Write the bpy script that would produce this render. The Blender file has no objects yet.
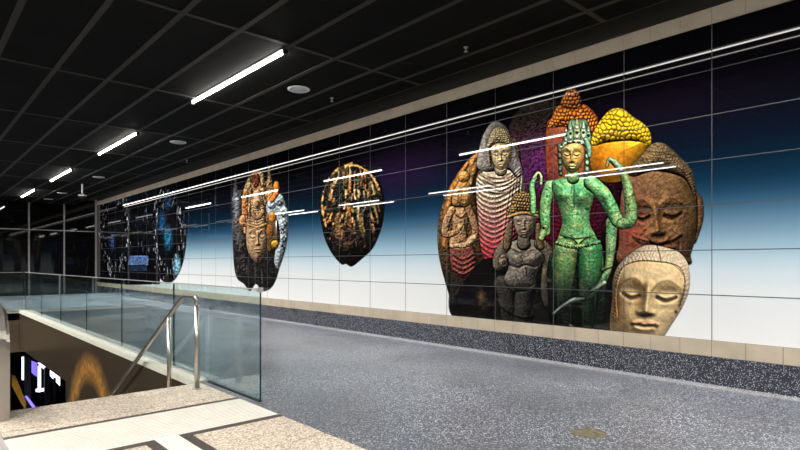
import bpy, bmesh, math
from mathutils import Vector
C = bpy.context.scene.collection
EYE = 1.646                                   # camera height above the concourse floor
# world: X runs square to the mural wall (wall face at X = 7.98), Y runs along it, Z up; the camera stands at the origin
TH = math.atan(498/550); CT, ST = math.cos(TH), math.sin(TH)
HY, VX, FPX = 263.3, -98.0, 550.0
WALL = 7.98; END = 33.67; CEIL = EYE+3.13; EDGE = 6.745
def wall_px(s, z, d=WALL):
    """where a wall point shows in the photo (used only to read the traced artwork off in wall coordinates)"""
    w = s*CT+d*ST
    return 400+FPX*(d*CT-s*ST)/w, HY-FPX*(z-EYE)/w
def on_s(x, y, s):
    t = (x-400)/FPX; r = (ST+t*CT)/(CT-t*ST); d = r*s; w = s*CT+d*ST
    return d, EYE-(y-HY)*w/FPX
# ---------------------------------------------------------------- printed artwork of the mural (numpy painter)
import numpy as np
AX0, AY0, AX1, AY1, SS = 92.0, 84.0, 716.0, 346.0, 3
AW, AH = int((AX1-AX0)*SS), int((AY1-AY0)*SS)
def lattice(seed):
    return np.random.RandomState(seed).rand(64, 64).astype(np.float32)
def vnoise(x, y, sc, seed):
    L = lattice(seed); u = x/sc; v = y/sc
    i = np.floor(u).astype(int); j = np.floor(v).astype(int)
    fu = u-i; fv = v-j; fu = fu*fu*(3-2*fu); fv = fv*fv*(3-2*fv)
    g = lambda a, b: L[np.mod(b, 64), np.mod(a, 64)]
    return (g(i, j)*(1-fu)+g(i+1, j)*fu)*(1-fv)+(g(i, j+1)*(1-fu)+g(i+1, j+1)*fu)*fv
def fbm(x, y, sc, seed, n=3):
    t = 0; a = 1.0; w = 0
    for k in range(n):
        t = t+a*vnoise(x+17*k, y+31*k, sc/2**k, seed+k); w += a; a *= .55
    return t/w
def curve(pts, closed=False, n=6):
    P = np.array(pts, float); N = len(P); out = []
    for i in range(N if closed else N-1):
        p1 = P[i]; p2 = P[(i+1) % N]
        p0 = P[i-1] if (closed or i > 0) else p1
        p3 = P[(i+2) % N] if (closed or i+2 < N) else p2
        for k in range(n):
            t = k/n
            out.append(.5*((2*p1)+(p2-p0)*t+(2*p0-5*p1+4*p2-p3)*t*t+(3*p1-p0-3*p2+p3)*t**3))
    if not closed: out.append(P[-1])
    return np.array(out)
def seg_dist(X, Y, C, closed=False):
    d = np.full(X.shape, 1e6, np.float32); n = len(C)
    for i in range(n if closed else n-1):
        ax, ay = C[i]; bx, by = C[(i+1) % n]
        ex, ey = bx-ax, by-ay; L = ex*ex+ey*ey+1e-9
        t = np.clip(((X-ax)*ex+(Y-ay)*ey)/L, 0, 1)
        q = (X-ax-t*ex)**2+(Y-ay-t*ey)**2
        np.minimum(d, q, out=d)
    return np.sqrt(d)
def inside(X, Y, C):
    r = np.zeros(X.shape, bool); n = len(C)
    for i in range(n):
        ax, ay = C[i]; bx, by = C[(i+1) % n]
        if ay == by: continue
        c = ((ay > Y) != (by > Y)) & (X < (bx-ax)*(Y-ay)/(by-ay)+ax)
        r ^= c
    return r
def blur(A, r):
    r = max(1, int(r))
    for ax in (0, 1):
        for _ in range(2):
            pad = [(0, 0)]*A.ndim; pad[ax] = (r+1, r)
            c = np.cumsum(np.pad(A, pad, mode='edge'), axis=ax)
            n = c.shape[ax]
            A = (np.take(c, range(2*r+1, n), axis=ax)-np.take(c, range(0, n-2*r-1), axis=ax))/(2*r+1)
    return A
art = np.zeros((AH, AW, 3), np.float32)          # sRGB colours of the print, 0..255
art_id = np.zeros((AH, AW), np.int16)            # which printed figure is on top
art_alpha = np.zeros((AH, AW), np.float32)       # 0 where the plain fade shows
class Fig:
    def __init__(f, bx):
        f.c0 = max(0, int((bx[0]-AX0)*SS)); f.r0 = max(0, int((bx[1]-AY0)*SS))
        f.c1 = min(AW, int((bx[2]-AX0)*SS)); f.r1 = min(AH, int((bx[3]-AY0)*SS))
        f.X, f.Y = np.meshgrid((np.arange(f.c0, f.c1)+.5)/SS+AX0, (np.arange(f.r0, f.r1)+.5)/SS+AY0)
        f.X = f.X.astype(np.float32); f.Y = f.Y.astype(np.float32)
        f.H = np.zeros(f.X.shape, np.float32); f.M = np.zeros(f.X.shape, np.float32)
        f.C = np.zeros(f.X.shape+(3,), np.float32); f.K = np.ones(f.X.shape, np.float32)
    def cov(f, pts, closed=True, soft=1.0, sm=True):
        C = curve(pts, True) if sm else np.array(pts, float)
        d = seg_dist(f.X, f.Y, C, True); d = np.where(inside(f.X, f.Y, C), d, -d)
        return d, np.clip(d/soft*1.5+.5, 0, 1)
    def put(f, c, h, rgb):
        f.H = np.where(c > .5, np.maximum(h, f.H*(f.H > h)), f.H) if False else np.where(c > .5, h, f.H)
        f.M = np.maximum(f.M, c)
        if rgb is not None: f.C = f.C*(1-c[..., None])+np.array(rgb, np.float32)*c[..., None]
        return c
    def body(f, pts, R, rgb=None, k=1.0, base=0, sm=True, soft=1.0):
        d, c = f.cov(pts, soft=soft, sm=sm)
        h = base+k*R*np.sqrt(np.clip(1-(1-np.clip(d/R, 0, 1))**2, 0, 1))
        return f.put(c, h, rgb)
    def ell(f, cx, cy, rx, ry, rgb=None, rot=0, base=0, depth=None):
        a = np.radians(rot); dx = f.X-cx; dy = f.Y-cy
        u = (dx*np.cos(a)+dy*np.sin(a))/rx; v = (-dx*np.sin(a)+dy*np.cos(a))/ry
        q = np.sqrt(u*u+v*v); c = np.clip((1-q)*min(rx, ry)*1.5+.5, 0, 1)
        return f.put(c, base+(depth or min(rx, ry))*np.sqrt(np.clip(1-q*q, 0, 1)), rgb)
    def limb(f, ch, rgb=None, base=0, k=1.0):
        P = curve([(a, b) for a, b, _ in ch], n=5); R = np.interp(np.linspace(0, len(ch)-1, len(P)), range(len(ch)), [r for _, _, r in ch])
        best = np.full(f.X.shape, -1e3, np.float32); hh = np.zeros(f.X.shape, np.float32)
        for i in range(len(P)-1):
            ax, ay = P[i]; bx, by = P[i+1]; ex, ey = bx-ax, by-ay; L = ex*ex+ey*ey+1e-9
            t = np.clip(((f.X-ax)*ex+(f.Y-ay)*ey)/L, 0, 1); r = R[i]+(R[i+1]-R[i])*t
            d = r-np.sqrt((f.X-ax-t*ex)**2+(f.Y-ay-t*ey)**2)
            h = np.sqrt(np.clip(r*r-(r-d)**2, 0, None)); m = d > best
            best = np.where(m, d, best); hh = np.where(m, h, hh)
        return f.put(np.clip(best*1.5+.5, 0, 1), base+k*hh, rgb)
    def g(f, cx, cy, sx, sy, rot=0):
        a = np.radians(rot); dx = f.X-cx; dy = f.Y-cy
        return np.exp(-((dx*np.cos(a)+dy*np.sin(a))/sx)**2-((-dx*np.sin(a)+dy*np.cos(a))/sy)**2)
    def bump(f, cx, cy, sx, sy, amp, rot=0): f.H = f.H+amp*f.g(cx, cy, sx, sy, rot)
    def line(f, pts, w, amp): f.H = f.H+amp*np.exp(-(seg_dist(f.X, f.Y, curve(pts))/w)**2)
    def mix(f, w, rgb): w = np.clip(w, 0, 1)[..., None]; f.C = f.C*(1-w)+np.array(rgb, np.float32)*w
    def stroke(f, pts, w, rgb, a=1.0): f.mix(a*np.exp(-(seg_dist(f.X, f.Y, curve(pts))/w)**2), rgb)
    def spot(f, cx, cy, sx, sy, rgb, a=1.0, rot=0): f.mix(a*f.g(cx, cy, sx, sy, rot), rgb)
    def ramp(f, y0, y1, w0=0, w1=1): return w0+(w1-w0)*np.clip((f.Y-y0)/(y1-y0), 0, 1)
    def curls(f, c, px, py, amp, cx, cy, R, rgb=None, a=.5):
        u = np.arcsin(np.clip((f.X-cx)/R, -.98, .98))*R; v = f.Y-cy+.012*(f.X-cx)**2*0.5
        u = u+px*.9*(vnoise(f.X, f.Y, px*1.3, 201)-.5); v = v+py*.9*(vnoise(f.X, f.Y, py*1.3, 202)-.5); row = np.floor(v/py); uu = u/px+.5*np.mod(row, 2); du = uu-np.floor(uu)-.5; dv = v/py-row-.5
        q = np.clip(1-(du*du+dv*dv)*4.2, 0, 1)
        f.H = f.H+amp*np.sqrt(q)*c
        if rgb is not None: f.mix(a*(q < .12)*c, rgb)
    def grain(f, sc, amp, seed, n=3): f.C = f.C*(1+amp*(fbm(f.X, f.Y, sc, seed, n)-.5)[..., None]*2)
    def patina(f, sc, rgb, seed, lo=.5, hi=.62, a=1.0, w=None):
        n = np.clip((fbm(f.X, f.Y, sc, seed)-lo)/(hi-lo), 0, 1)*a
        f.mix(n if w is None else n*w, rgb)
    def rough(f, sc, amp, seed): f.H = f.H+amp*(fbm(f.X, f.Y, sc, seed)-.5)*f.M
    def done(f, ident, L=(-.45, -.6, .66), amb=.34, dif=.86, ao=.5, aor=5, spec=0.0, power=14, alpha=1.0, hscale=1.0):
        gy, gx = np.gradient(f.H*hscale*SS); gx = np.clip(gx, -3, 3); gy = np.clip(gy, -3, 3)
        n = 1/np.sqrt(gx*gx+gy*gy+1); l = np.array(L)/np.linalg.norm(L)
        dot = np.clip((-gx*l[0]-gy*l[1]+l[2])*n, 0, 1)
        hv = l+np.array([0, 0, 1.0]); hv /= np.linalg.norm(hv)
        sp = np.clip((-gx*hv[0]-gy*hv[1]+hv[2])*n, 0, 1)**power
        occ = np.clip(1-ao*np.clip(blur(f.H, aor*SS)-f.H, 0, 8)/max(2.0, aor*.8), .15, 1)
        sh = ((amb+dif*dot)*occ*f.K)[..., None]
        out = np.clip(f.C*sh+255*spec*sp[..., None]*f.K[..., None], 0, 255)
        m = np.clip(f.M*alpha, 0, 1); A = art[f.r0:f.r1, f.c0:f.c1]
        art[f.r0:f.r1, f.c0:f.c1] = A*(1-m[..., None])+out*m[..., None]
        al = art_alpha[f.r0:f.r1, f.c0:f.c1]; art_alpha[f.r0:f.r1, f.c0:f.c1] = al+(1-al)*m
        art_id[f.r0:f.r1, f.c0:f.c1] = np.where(m > .5, ident, art_id[f.r0:f.r1, f.c0:f.c1])
def face(f, o, ex, ey, s=1.0, fl=1.0, fr=1.0, smile=0.0, dark=(40, 25, 15), lid=1.0, a=.8, nose=1.0, eyes=True):
    """brows, lids, nose, lips and chin: o nose bridge, ex one unit to the far eye, ey bridge to nose base"""
    o = np.array(o, float); ex = np.array(ex, float); ey = np.array(ey, float)
    F = lambda u, v: tuple(o+(u*(fr if u > 0 else fl))*ex+v*ey)
    U = np.hypot(*ex)*s; V = np.hypot(*ey)
    for q in (-1, 1):
        f.line([F(.22*q, .12), F(.5*q, -.22), F(1.0*q, -.36), F(1.6*q, -.08)], .2*U, .14*U)
        f.bump(*F(.95*q, .12), .55*U, .24*V, -.24*U)
        f.bump(*F(.95*q, .27), .5*U, .16*V, .2*U*lid)
        f.line([F(.5*q, .30), F(.95*q, .40), F(1.42*q, .26)], .10*U, -.2*U)
        f.bump(*F(.95*q, .55), .5*U, .12*V, .1*U)
        f.bump(*F(1.0*q, 1.0), .55*U, .4*V, .16*U)
        if eyes:
            f.stroke([F(.5*q, .31), F(.95*q, .42), F(1.42*q, .27)], max(.3, .075*U), dark, a)
            f.stroke([F(.22*q, .05), F(.5*q, -.24), F(1.0*q, -.38), F(1.6*q, -.1)], max(.3, .07*U), dark, a*.55)
    f.line([F(0, -.15), F(.02, .4), F(.03, .9)], .2*U, .36*U*nose)
    f.bump(*F(.03, .86), .24*U, .15*V, .34*U*nose)
    for q in (-1, 1):
        f.bump(*F(.34*q, .93), .17*U, .1*V, .2*U*nose)
        f.spot(*F(.2*q, 1.03), max(.35, .15*U), max(.3, .045*V), dark, a)
    f.spot(*F(.03, 1.04), .34*U, .05*V, dark, a*.7)
    sm = -.12*smile
    f.line([F(-.62, 1.4+sm), F(-.25, 1.34), F(0, 1.38), F(.25, 1.34), F(.62, 1.4+sm)], .11*U, .14*U)
    f.line([F(-.45, 1.58), F(0, 1.64), F(.45, 1.58)], .14*U, .18*U)
    f.stroke([F(-.68, 1.44+sm*1.6), F(-.25, 1.46), F(0, 1.48), F(.25, 1.46), F(.68, 1.44+sm*1.6)], max(.3, .075*U), dark, a)
    f.spot(*F(0, 1.82), .4*U, .07*V, dark, a*.25)
    f.bump(*F(0, 2.05), .4*U, .18*V, .2*U)
# ---- the large cluster, back to front -------------------------------------------------------------
MURAL_FIGS = {}
def figname(i, name, label): MURAL_FIGS[i] = (name, label)
# far dim head, brown fading to purple
f = Fig((500, 92, 634, 270)); figname(1, 'head_picture', 'dim brown and purple head at the back')
c = f.body([(508, 135), (512, 118), (522, 107), (536, 102), (550, 100), (566, 104), (592, 130), (612, 165), (626, 175), (630, 215), (628, 262), (580, 266), (520, 260), (506, 200)], 26, (62, 50, 44))
f.mix(f.ramp(120, 172)*.9, (112, 48, 104)); f.mix(f.ramp(176, 205), (96, 22, 44))
f.spot(541, 160, 12, 26, (150, 62, 160), .6); f.spot(556, 150, 9, 30, (110, 52, 30), .9); f.spot(533, 178, 8, 10, (70, 30, 80), .6)
f.mix(np.clip((f.X-588)/12, 0, 1)*.9, (58, 22, 34)); f.spot(606, 215, 7, 10, (110, 26, 70), .7); f.spot(603, 245, 8, 12, (24, 14, 20), .9)
for i in range(22):
    y = 180+i*4; f.stroke([(548, y-6), (575, y), (600, y-4)], .8, (150, 25, 60), .5)
f.grain(2.2, .5, 5); f.rough(1.5, 1.6, 9); f.curls(c*(f.Y < 150), 3.4, 3.2, .7, 540, 100, 40)
f.done(1, amb=.34, dif=.42)
# orange head
f = Fig((540, 84, 612, 220)); figname(2, 'head_picture', 'orange curly-haired head with a topknot')
f.body([(546, 132), (554, 118), (598, 124), (600, 150), (594, 180), (570, 195), (551, 190), (546, 165)], 16, (124, 60, 34))
f.spot(553, 165, 8, 30, (96, 40, 30), .7); f.spot(556, 183, 6, 10, (60, 25, 35), .6)
f.stroke([(553, 148), (557, 145), (563, 146)], 1.2, (60, 24, 14), .8); f.stroke([(553, 153), (558, 155), (563, 153)], .8, (50, 20, 12), .8)
f.stroke([(550, 172), (555, 174), (561, 171)], 1.0, (70, 25, 20), .7)
hair = f.body([(548, 128), (552, 117), (557, 107), (563, 104), (576, 102), (586, 105), (594, 112), (599, 122), (599, 138), (590, 134), (574, 128), (560, 127)], 15, (214, 110, 40))
kn = f.body([(561, 105), (563, 97), (567, 91), (573, 88), (578, 91), (581, 99), (581, 107), (571, 110)], 8, (206, 104, 44), base=8)
f.curls(np.maximum(hair, kn), 4.3, 4.1, 2.0, 574, 88, 40, (104, 40, 14), .75)
f.grain(2, .3, 3); f.done(2, amb=.46, dif=.85, spec=.1, ao=.3)
# yellow head
f = Fig((584, 100, 660, 200)); figname(3, 'head_picture', 'bright yellow curly-haired head with smooth face')
f.body([(592, 142), (600, 130), (645, 135), (648, 146), (640, 160), (630, 172), (618, 182), (600, 180), (590, 165)], 22, (214, 138, 26))
f.spot(606, 160, 14, 12, (196, 112, 22), .7); f.spot(640, 146, 8, 10, (236, 176, 40), .8); f.spot(597, 165, 7, 18, (150, 84, 24), .7)
hair = f.body([(592, 146), (593, 133), (598, 124), (603, 117), (610, 110), (618, 108), (625, 110), (632, 116), (640, 121), (647, 127), (651, 136), (650, 145), (640, 142), (625, 141), (606, 143)], 17, (240, 188, 36), base=2)
f.curls(hair, 5.2, 5.0, 2.1, 620, 106, 40, (140, 88, 14), .7)
f.grain(3, .22, 13); f.done(3, amb=.46, dif=.75, spec=.05, ao=.4, L=(-.1, -.6, .7))
# big brown smiling head
f = Fig((612, 136, 712, 268)); figname(4, 'head_picture', 'large brown smiling head with heavy lids')
f.body([(695, 196), (702, 198), (704, 210), (703, 222), (699, 235), (695, 244), (690, 240)], 5, (104, 68, 44), base=3)
f.body([(620, 205), (624, 182), (632, 165), (643, 153), (652, 144), (663, 143), (671, 148), (681, 158), (691, 169), (696, 186), (698, 208), (697, 232), (691, 254), (686, 266), (622, 266), (619, 240)], 34, (132, 98, 64), k=.9)
f.mix(.8*f.g(626, 228, 22, 36), (150, 62, 52)); f.mix(.6*f.g(690, 200, 16, 40), (112, 84, 48)); f.mix(.55*f.g(652, 188, 22, 10), (96, 74, 56))
f.mix(.6*f.g(660, 215, 12, 22), (176, 128, 74))
hair = f.body([(628, 172), (640, 157), (652, 144), (663, 143), (671, 148), (681, 158), (691, 169), (696, 188), (695, 198), (691, 190), (684, 179), (668, 173), (650, 172), (634, 177)], 30, (122, 102, 70), base=4, k=.95)
f.curls(hair, 3.6, 3.0, .9, 662, 140, 50, (70, 54, 36), .6)
for yy in (152, 158, 164, 170): f.stroke([(636, yy+4), (655, yy), (684, yy+6)], .6, (70, 56, 40), .5)
face(f, (655, 209), (17.5, -1.0), (2.5, 25), fl=.8, fr=1.0, smile=1.4, dark=(44, 22, 14), a=.8, nose=1.1)
f.line([(646, 231), (640, 240), (642, 250)], 1.5, -1.2); f.line([(671, 231), (679, 239), (679, 250)], 1.5, -1.2)
f.spot(660, 250, 26, 8, (90, 40, 34), .5); f.spot(672, 214, 9, 2.0, (40, 22, 14), .6); f.spot(641, 214, 7, 2.0, (48, 20, 16), .6)
f.stroke([(634, 238.5), (642, 243.5), (656, 244), (670, 243), (681, 236)], 1.3, (50, 20, 16), .9); f.line([(634, 236.5), (645, 240), (656, 241), (670, 240), (681, 234)], 1.4, 1.6); f.line([(640, 248), (656, 250), (674, 247)], 2, 1.6)
for q, xx in ((-1, 641), (1, 673)): f.stroke([(xx-9, 214-q), (xx, 217-q*1.5), (xx+9, 213-q*2)], .9, (30, 14, 10), .9); f.stroke([(xx-11, 209), (xx-2, 205-q), (xx+10, 206-q*2)], 1.0, (60, 36, 24), .7)
f.grain(3, .34, 23, 4); f.patina(7, (170, 130, 84), 31, .55, .75, .4); f.rough(2.2, 1.0, 8)
f.done(4, L=(-.25, -.55, .7), amb=.36, dif=.72, ao=.45, aor=7)
# carved wooden panel on the left edge
f = Fig((432, 138, 522, 338)); figname(5, 'relief_picture', 'tall carved wooden panel with curved edge')
f.body([(478, 152), (470, 158), (460, 170), (451, 184), (443, 202), (438.5, 222), (437.5, 242), (440, 262), (446, 285), (452, 304), (457, 318), (520, 326), (520, 150), (490, 146)], 14, (98, 72, 44), k=.7)
f.mix(f.ramp(240, 296), (20, 17, 17)); f.mix((f.Y > 240)*np.clip((f.X-470)/22, 0, 1), (16, 14, 15))
for k, (x, y) in enumerate([(472, 160), (466, 172), (461, 180), (470, 184), (474, 172)]): f.bump(x, y, 3.5, 6, 3.0, 20); f.spot(x, y, 3, 6, (222, 164, 84), .7)
f.stroke([(476, 154), (462, 170), (452, 190), (446, 215), (444, 245)], 2.0, (188, 122, 52), .8)
f.stroke([(468, 165), (460, 182), (451, 206), (449, 245), (455, 290)], 1.4, (40, 26, 16), .9)
f.stroke([(482, 160), (474, 180), (476, 205)], 1.6, (54, 34, 20), .8); f.spot(476, 205, 7, 26, (44, 30, 22), .8)
f.spot(449, 230, 2.5, 14, (120, 88, 52), .7); f.grain(2.2, .5, 41); f.rough(2.4, 2.0, 42); f.done(5, amb=.36, dif=.78)
# slender standing figure on that panel
f = Fig((438, 168, 500, 338)); figname(6, 'statue_picture', 'slender tan standing figure holding its hands together')
f.body([(454, 262), (478, 262), (484, 300), (486, 325), (452, 316), (450, 285)], 9, (56, 48, 42), k=.7)
f.mix(f.ramp(262, 310), (22, 20, 20))
for q in range(5): f.spot(457+6*q, 305, 1.0, 26, (70, 64, 60), .45)
f.body([(450, 245), (462, 242), (473, 246), (477, 262), (473, 276), (462, 279), (452, 270)], 9, (128, 70, 60), base=2)
for q in range(4): f.line([(453, 254+q*5), (463, 259+q*5), (474, 253+q*5)], .9, 1.2); f.stroke([(453, 256+q*5), (463, 261+q*5), (474, 255+q*5)], .7, (60, 28, 30), .7)
f.body([(452, 210), (458, 207), (466, 206), (469, 218), (467, 232), (470, 246), (450, 246), (452, 230)], 8, (166, 128, 90), base=3)
f.limb([(468, 208, 4), (474, 222, 4), (475, 236, 4), (462, 244, 3)], (150, 112, 78), base=5)
f.limb([(452, 210, 4), (446.5, 222, 3.8), (446, 234, 3.8), (456, 232, 3.2), (460, 226, 2.6)], (172, 134, 94), base=6)
f.limb([(474, 238, 3.4), (466, 245, 3.2), (452, 246, 2.6)], (190, 156, 118), base=8)
f.ell(460, 227, 3, 5, (190, 150, 104), base=9)
f.body([(454, 206), (452, 198), (455, 188), (460, 181), (467, 181), (472, 188), (473, 198), (468, 207)], 8, (176, 130, 76), base=4)
f.ell(464, 177, 6, 6, (196, 144, 78), base=6); f.bump(457, 198, 3, 6, 2)
f.bump(468, 198, 3, 6, 2); f.line([(456, 213), (461, 217), (466, 212)], .8, 1.0); f.stroke([(455, 214), (461, 218.5), (467, 213)], .7, (84, 56, 34), .7)
f.stroke([(458, 191), (462, 192)], .7, (70, 44, 26), .8); f.stroke([(465, 192), (469, 191)], .7, (70, 44, 26), .8); f.stroke([(461, 200), (466, 200)], .6, (80, 48, 30), .8)
f.grain(2, .35, 51); f.rough(1.6, 1.4, 52); f.done(6, amb=.32, dif=.85)
# robed figure, grey stone above and red drapery below
f = Fig((470, 116, 536, 300)); figname(7, 'statue_picture', 'grey stone robed figure whose drapery turns red below')
f.body([(476, 182), (482, 172), (492, 167), (512, 167), (520, 172), (525, 184), (524, 210), (520, 240), (510, 256), (498, 262), (488, 264), (481, 250), (478, 222)], 20, (178, 164, 140), k=.8)
red = f.ramp(196, 240); f.mix(red*.85, (168, 74, 78)); f.mix(f.ramp(238, 262)*.85, (186, 34, 48)); f.mix(.75*np.clip((f.X-506)/9, 0, 1)*f.ramp(200, 216), (66, 30, 36))
for q in range(19):
    y = 172+q*4.6; dpt = 5+q*.45
    f.line([(477, y-2), (483, y+dpt*.55), (494, y+dpt), (506, y+dpt*.4), (519, y-6)], .9, 1.0)
    f.stroke([(477, y), (483, y+dpt*.55+2), (494, y+dpt+2), (506, y+dpt*.4+2), (519, y-4)], .8, (84, 52, 48), .62)
for q in range(5): f.line([(512+q*2.6, 172+q), (508+q*3, 200), (503+q*3.5, 235)], .7, .9)
f.body([(477, 166), (479, 150), (482, 138), (487, 128), (493, 122), (499, 122), (507, 128), (513, 140), (518, 154), (523, 172), (517, 178), (508, 170), (486, 172)], 7, (138, 132, 124), k=.7, base=2)
f.limb([(500.5, 160, 5.5), (501, 170, 6.5)], (176, 156, 122), base=6)
for q in range(5):
    f.line([(481+q, 171+q*3.6), (490, 176+q*3.6), (500, 178+q*3.8), (511, 175+q*3.4), (520, 168+q*3)], .8, 1.3); f.stroke([(481+q, 172.5+q*3.6), (490, 177.5+q*3.6), (500, 179.5+q*3.8), (511, 176.5+q*3.4), (520, 169.5+q*3)], .7, (104, 84, 66), .6)
hd = f.body([(487, 148), (489, 138), (494, 129), (500, 127), (507, 131), (511, 140), (512, 150), (508, 146), (500, 143), (492, 146)], 9, (170, 152, 112), base=9)
f.curls(hd, 2.4, 2.3, .9, 500, 124, 20, (92, 78, 56), .6)
f.body([(491.5, 147), (500, 142.5), (509.5, 146), (511.5, 154), (510, 162), (506, 168), (501, 170.5), (495.5, 167), (491.5, 158)], 9, (186, 162, 118), base=9)
face(f, (500.2, 152.5), (4.9, -.3), (.5, 8.2), fl=.85, dark=(50, 38, 26), a=.75)
f.limb([(488, 148, 1.3), (488.5, 156, 1.6), (490, 165, 1.5)], (130, 112, 92), base=9); f.spot(491, 157, 1.6, 8, (60, 46, 40), .7)
f.spot(492, 172, 6, 3, (110, 96, 82), .6); f.spot(516, 160, 4, 12, (92, 84, 82), .5); f.spot(482, 165, 3, 10, (120, 108, 104), .5)
f.grain(2, .3, 61); f.rough(1.4, .9, 62); f.done(7, amb=.36, dif=.85, ao=.45)
# maroon gap between robe and goddess, dark mass at the foot
f = Fig((446, 236, 625, 338)); figname(8, 'shadow_picture', 'dark foot of the statue group')
f.body([(480, 262), (500, 258), (520, 250), (560, 250), (600, 262), (618, 262), (618, 334), (560, 330), (500, 326), (457, 320), (454, 300)], 6, (22, 19, 20), k=.3)
f.spot(482, 300, 5, 14, (70, 56, 36), .55); f.spot(481, 297, 3, 4, (150, 124, 74), .7); f.grain(4, .5, 71); f.rough(3, 1.6, 72); f.done(8, amb=.5, dif=.5)
# dark crowned figure
f = Fig((484, 188, 566, 334)); figname(9, 'statue_picture', 'dark grey crowned figure with bare torso')
f.body([(497, 272), (540, 280), (552, 300), (552, 328), (498, 322), (494, 300)], 6, (26, 24, 24), k=.5)
f.limb([(503, 284, 9), (507, 300, 8.5), (509, 326, 7.5)], (62, 58, 54), base=2); f.limb([(524, 290, 9), (522, 304, 8.6), (520, 328, 8)], (70, 66, 62), base=2)
f.limb([(549, 252, 5), (546, 275, 4.6), (545, 292, 4), (548, 304, 4.5)], (82, 74, 66), base=4)
f.spot(543, 272, 4, 4, (120, 98, 64), .7)
f.body([(504, 246), (516, 240), (532, 239), (546, 246), (549, 256), (541, 266), (536, 276), (535, 287), (525, 292), (511, 290), (504, 280), (508, 268), (505, 258)], 16, (112, 105, 95), base=5, k=.8)
f.bump(516, 260, 6.5, 6, 4.5); f.bump(534, 259, 7, 6, 5); f.line([(509, 265), (518, 268), (526, 265), (535, 267), (541, 263)], 1.2, -1.8); f.bump(519, 280, 9, 8, 3); f.spot(516, 277, .9, .9, (20, 18, 16), .9)
f.line([(508, 286), (522, 291), (535, 284)], 1.2, -1.8)
f.limb([(506, 244, 6), (499, 256, 5.5), (498, 266, 4.6), (504, 262, 4.2)], (98, 88, 74), base=8)
f.ell(504, 261, 5, 6.5, (122, 108, 88), base=12); f.stroke([(501, 258), (505, 257), (507, 261), (504, 264)], .7, (50, 42, 34), .9); f.ell(504, 263, 2, 2.4, (60, 52, 42), base=12)
f.limb([(540, 244, 6), (548, 252, 6), (552, 266, 5)], (96, 84, 70), base=7)
f.stroke([(509, 249), (517, 257), (526, 259), (540, 249)], .8, (150, 132, 98), .55); f.stroke([(512, 246), (523, 252), (536, 246)], .8, (156, 138, 104), .6); f.spot(516, 256, 4, 3, (128, 120, 108), .6); f.spot(534, 255, 4, 3, (132, 124, 112), .6); f.spot(521, 274, 7, 6, (112, 106, 98), .5)
f.line([(511, 246), (523, 262), (526, 275)], .8, 1.2); f.stroke([(519, 244), (524, 256), (533, 247)], .7, (120, 104, 80), .7); f.stroke([(508, 247), (520, 252), (534, 250)], .7, (44, 38, 32), .7)
f.limb([(524, 233, 6), (524, 244, 7)], (94, 84, 72), base=8)
for x, s in ((510, 1), (538, -1)):
    f.limb([(x, 226, 3), (x-2*s, 238, 4.5), (x-3*s, 247, 4)], (96, 80, 58), base=8)
f.body([(514, 216), (524, 213), (535, 215), (536, 226), (532, 234), (526, 239), (519, 236), (515, 228)], 11, (132, 116, 98), base=11)
face(f, (523.3, 221.5), (4.6, -.4), (.7, 7.6), dark=(34, 26, 22), a=.8, smile=.5)
cr = f.body([(509, 219), (506, 211), (511, 206), (512, 198), (516, 193), (522, 191), (529, 193), (534, 199), (536, 207), (540, 212), (537, 218), (524, 212)], 10, (122, 98, 62), base=12)
f.curls(cr, 3.0, 3.0, 1.6, 523, 190, 26, (40, 30, 20), .8); f.limb([(508, 217, 1.4), (523, 213, 1.7), (538, 216, 1.4)], (140, 112, 74), base=20)
f.line([(497, 300), (506, 310), (522, 317), (532, 316)], 1.4, 2.2); f.spot(500, 300, 3, 3, (96, 90, 80), .5); f.spot(545, 310, 7, 7, (20, 18, 18), .7)
f.mix(f.ramp(268, 322)*.72, (22, 20, 20)); f.grain(2, .34, 81); f.rough(1.6, .9, 82)
f.done(9, amb=.36, dif=.9, ao=.5)
# green goddess
G1, G2, G3 = (94, 160, 96), (56, 132, 80), (150, 206, 150)
f = Fig((524, 114, 642, 336)); figname(10, 'statue_picture', 'green standing goddess with several arms and a tall crown')
f.body([(553, 250), (603, 250), (606, 290), (600, 330), (556, 328), (548, 300)], 8, (20, 34, 26), k=.4)

f.spot(577, 290, 3, 40, (20, 24, 20), .9); f.mix(f.ramp(278, 322)*.85, (26, 32, 28))
# hanging arm on the left with its small hand
f.limb([(551, 187, 7), (546, 200, 5.6), (545, 215, 5.4), (546, 232, 4.2)], (114, 178, 108), base=6)
f.limb([(545, 228, 3.6), (541, 238, 3.0)], (150, 168, 96), base=7); f.spot(544, 228, 2.6, 2.2, (16, 18, 12), .9)
for x, y in ((545, 203), (544, 211), (547, 196)): f.spot(x, y, 1.0, 1.2, (24, 50, 30), .8)
# raised hand on the far left
f.limb([(533, 212, 2.8), (533, 198, 3), (532, 186, 2.8), (535, 178, 2.4)], (104, 176, 104), base=4); f.limb([(534, 178, 1.8), (538, 173, 1.6), (541, 176, 1.4), (541, 184, 1.5)], (140, 150, 100), base=5); f.spot(538, 180, 1.6, 4, (20, 20, 16), .9)
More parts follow.
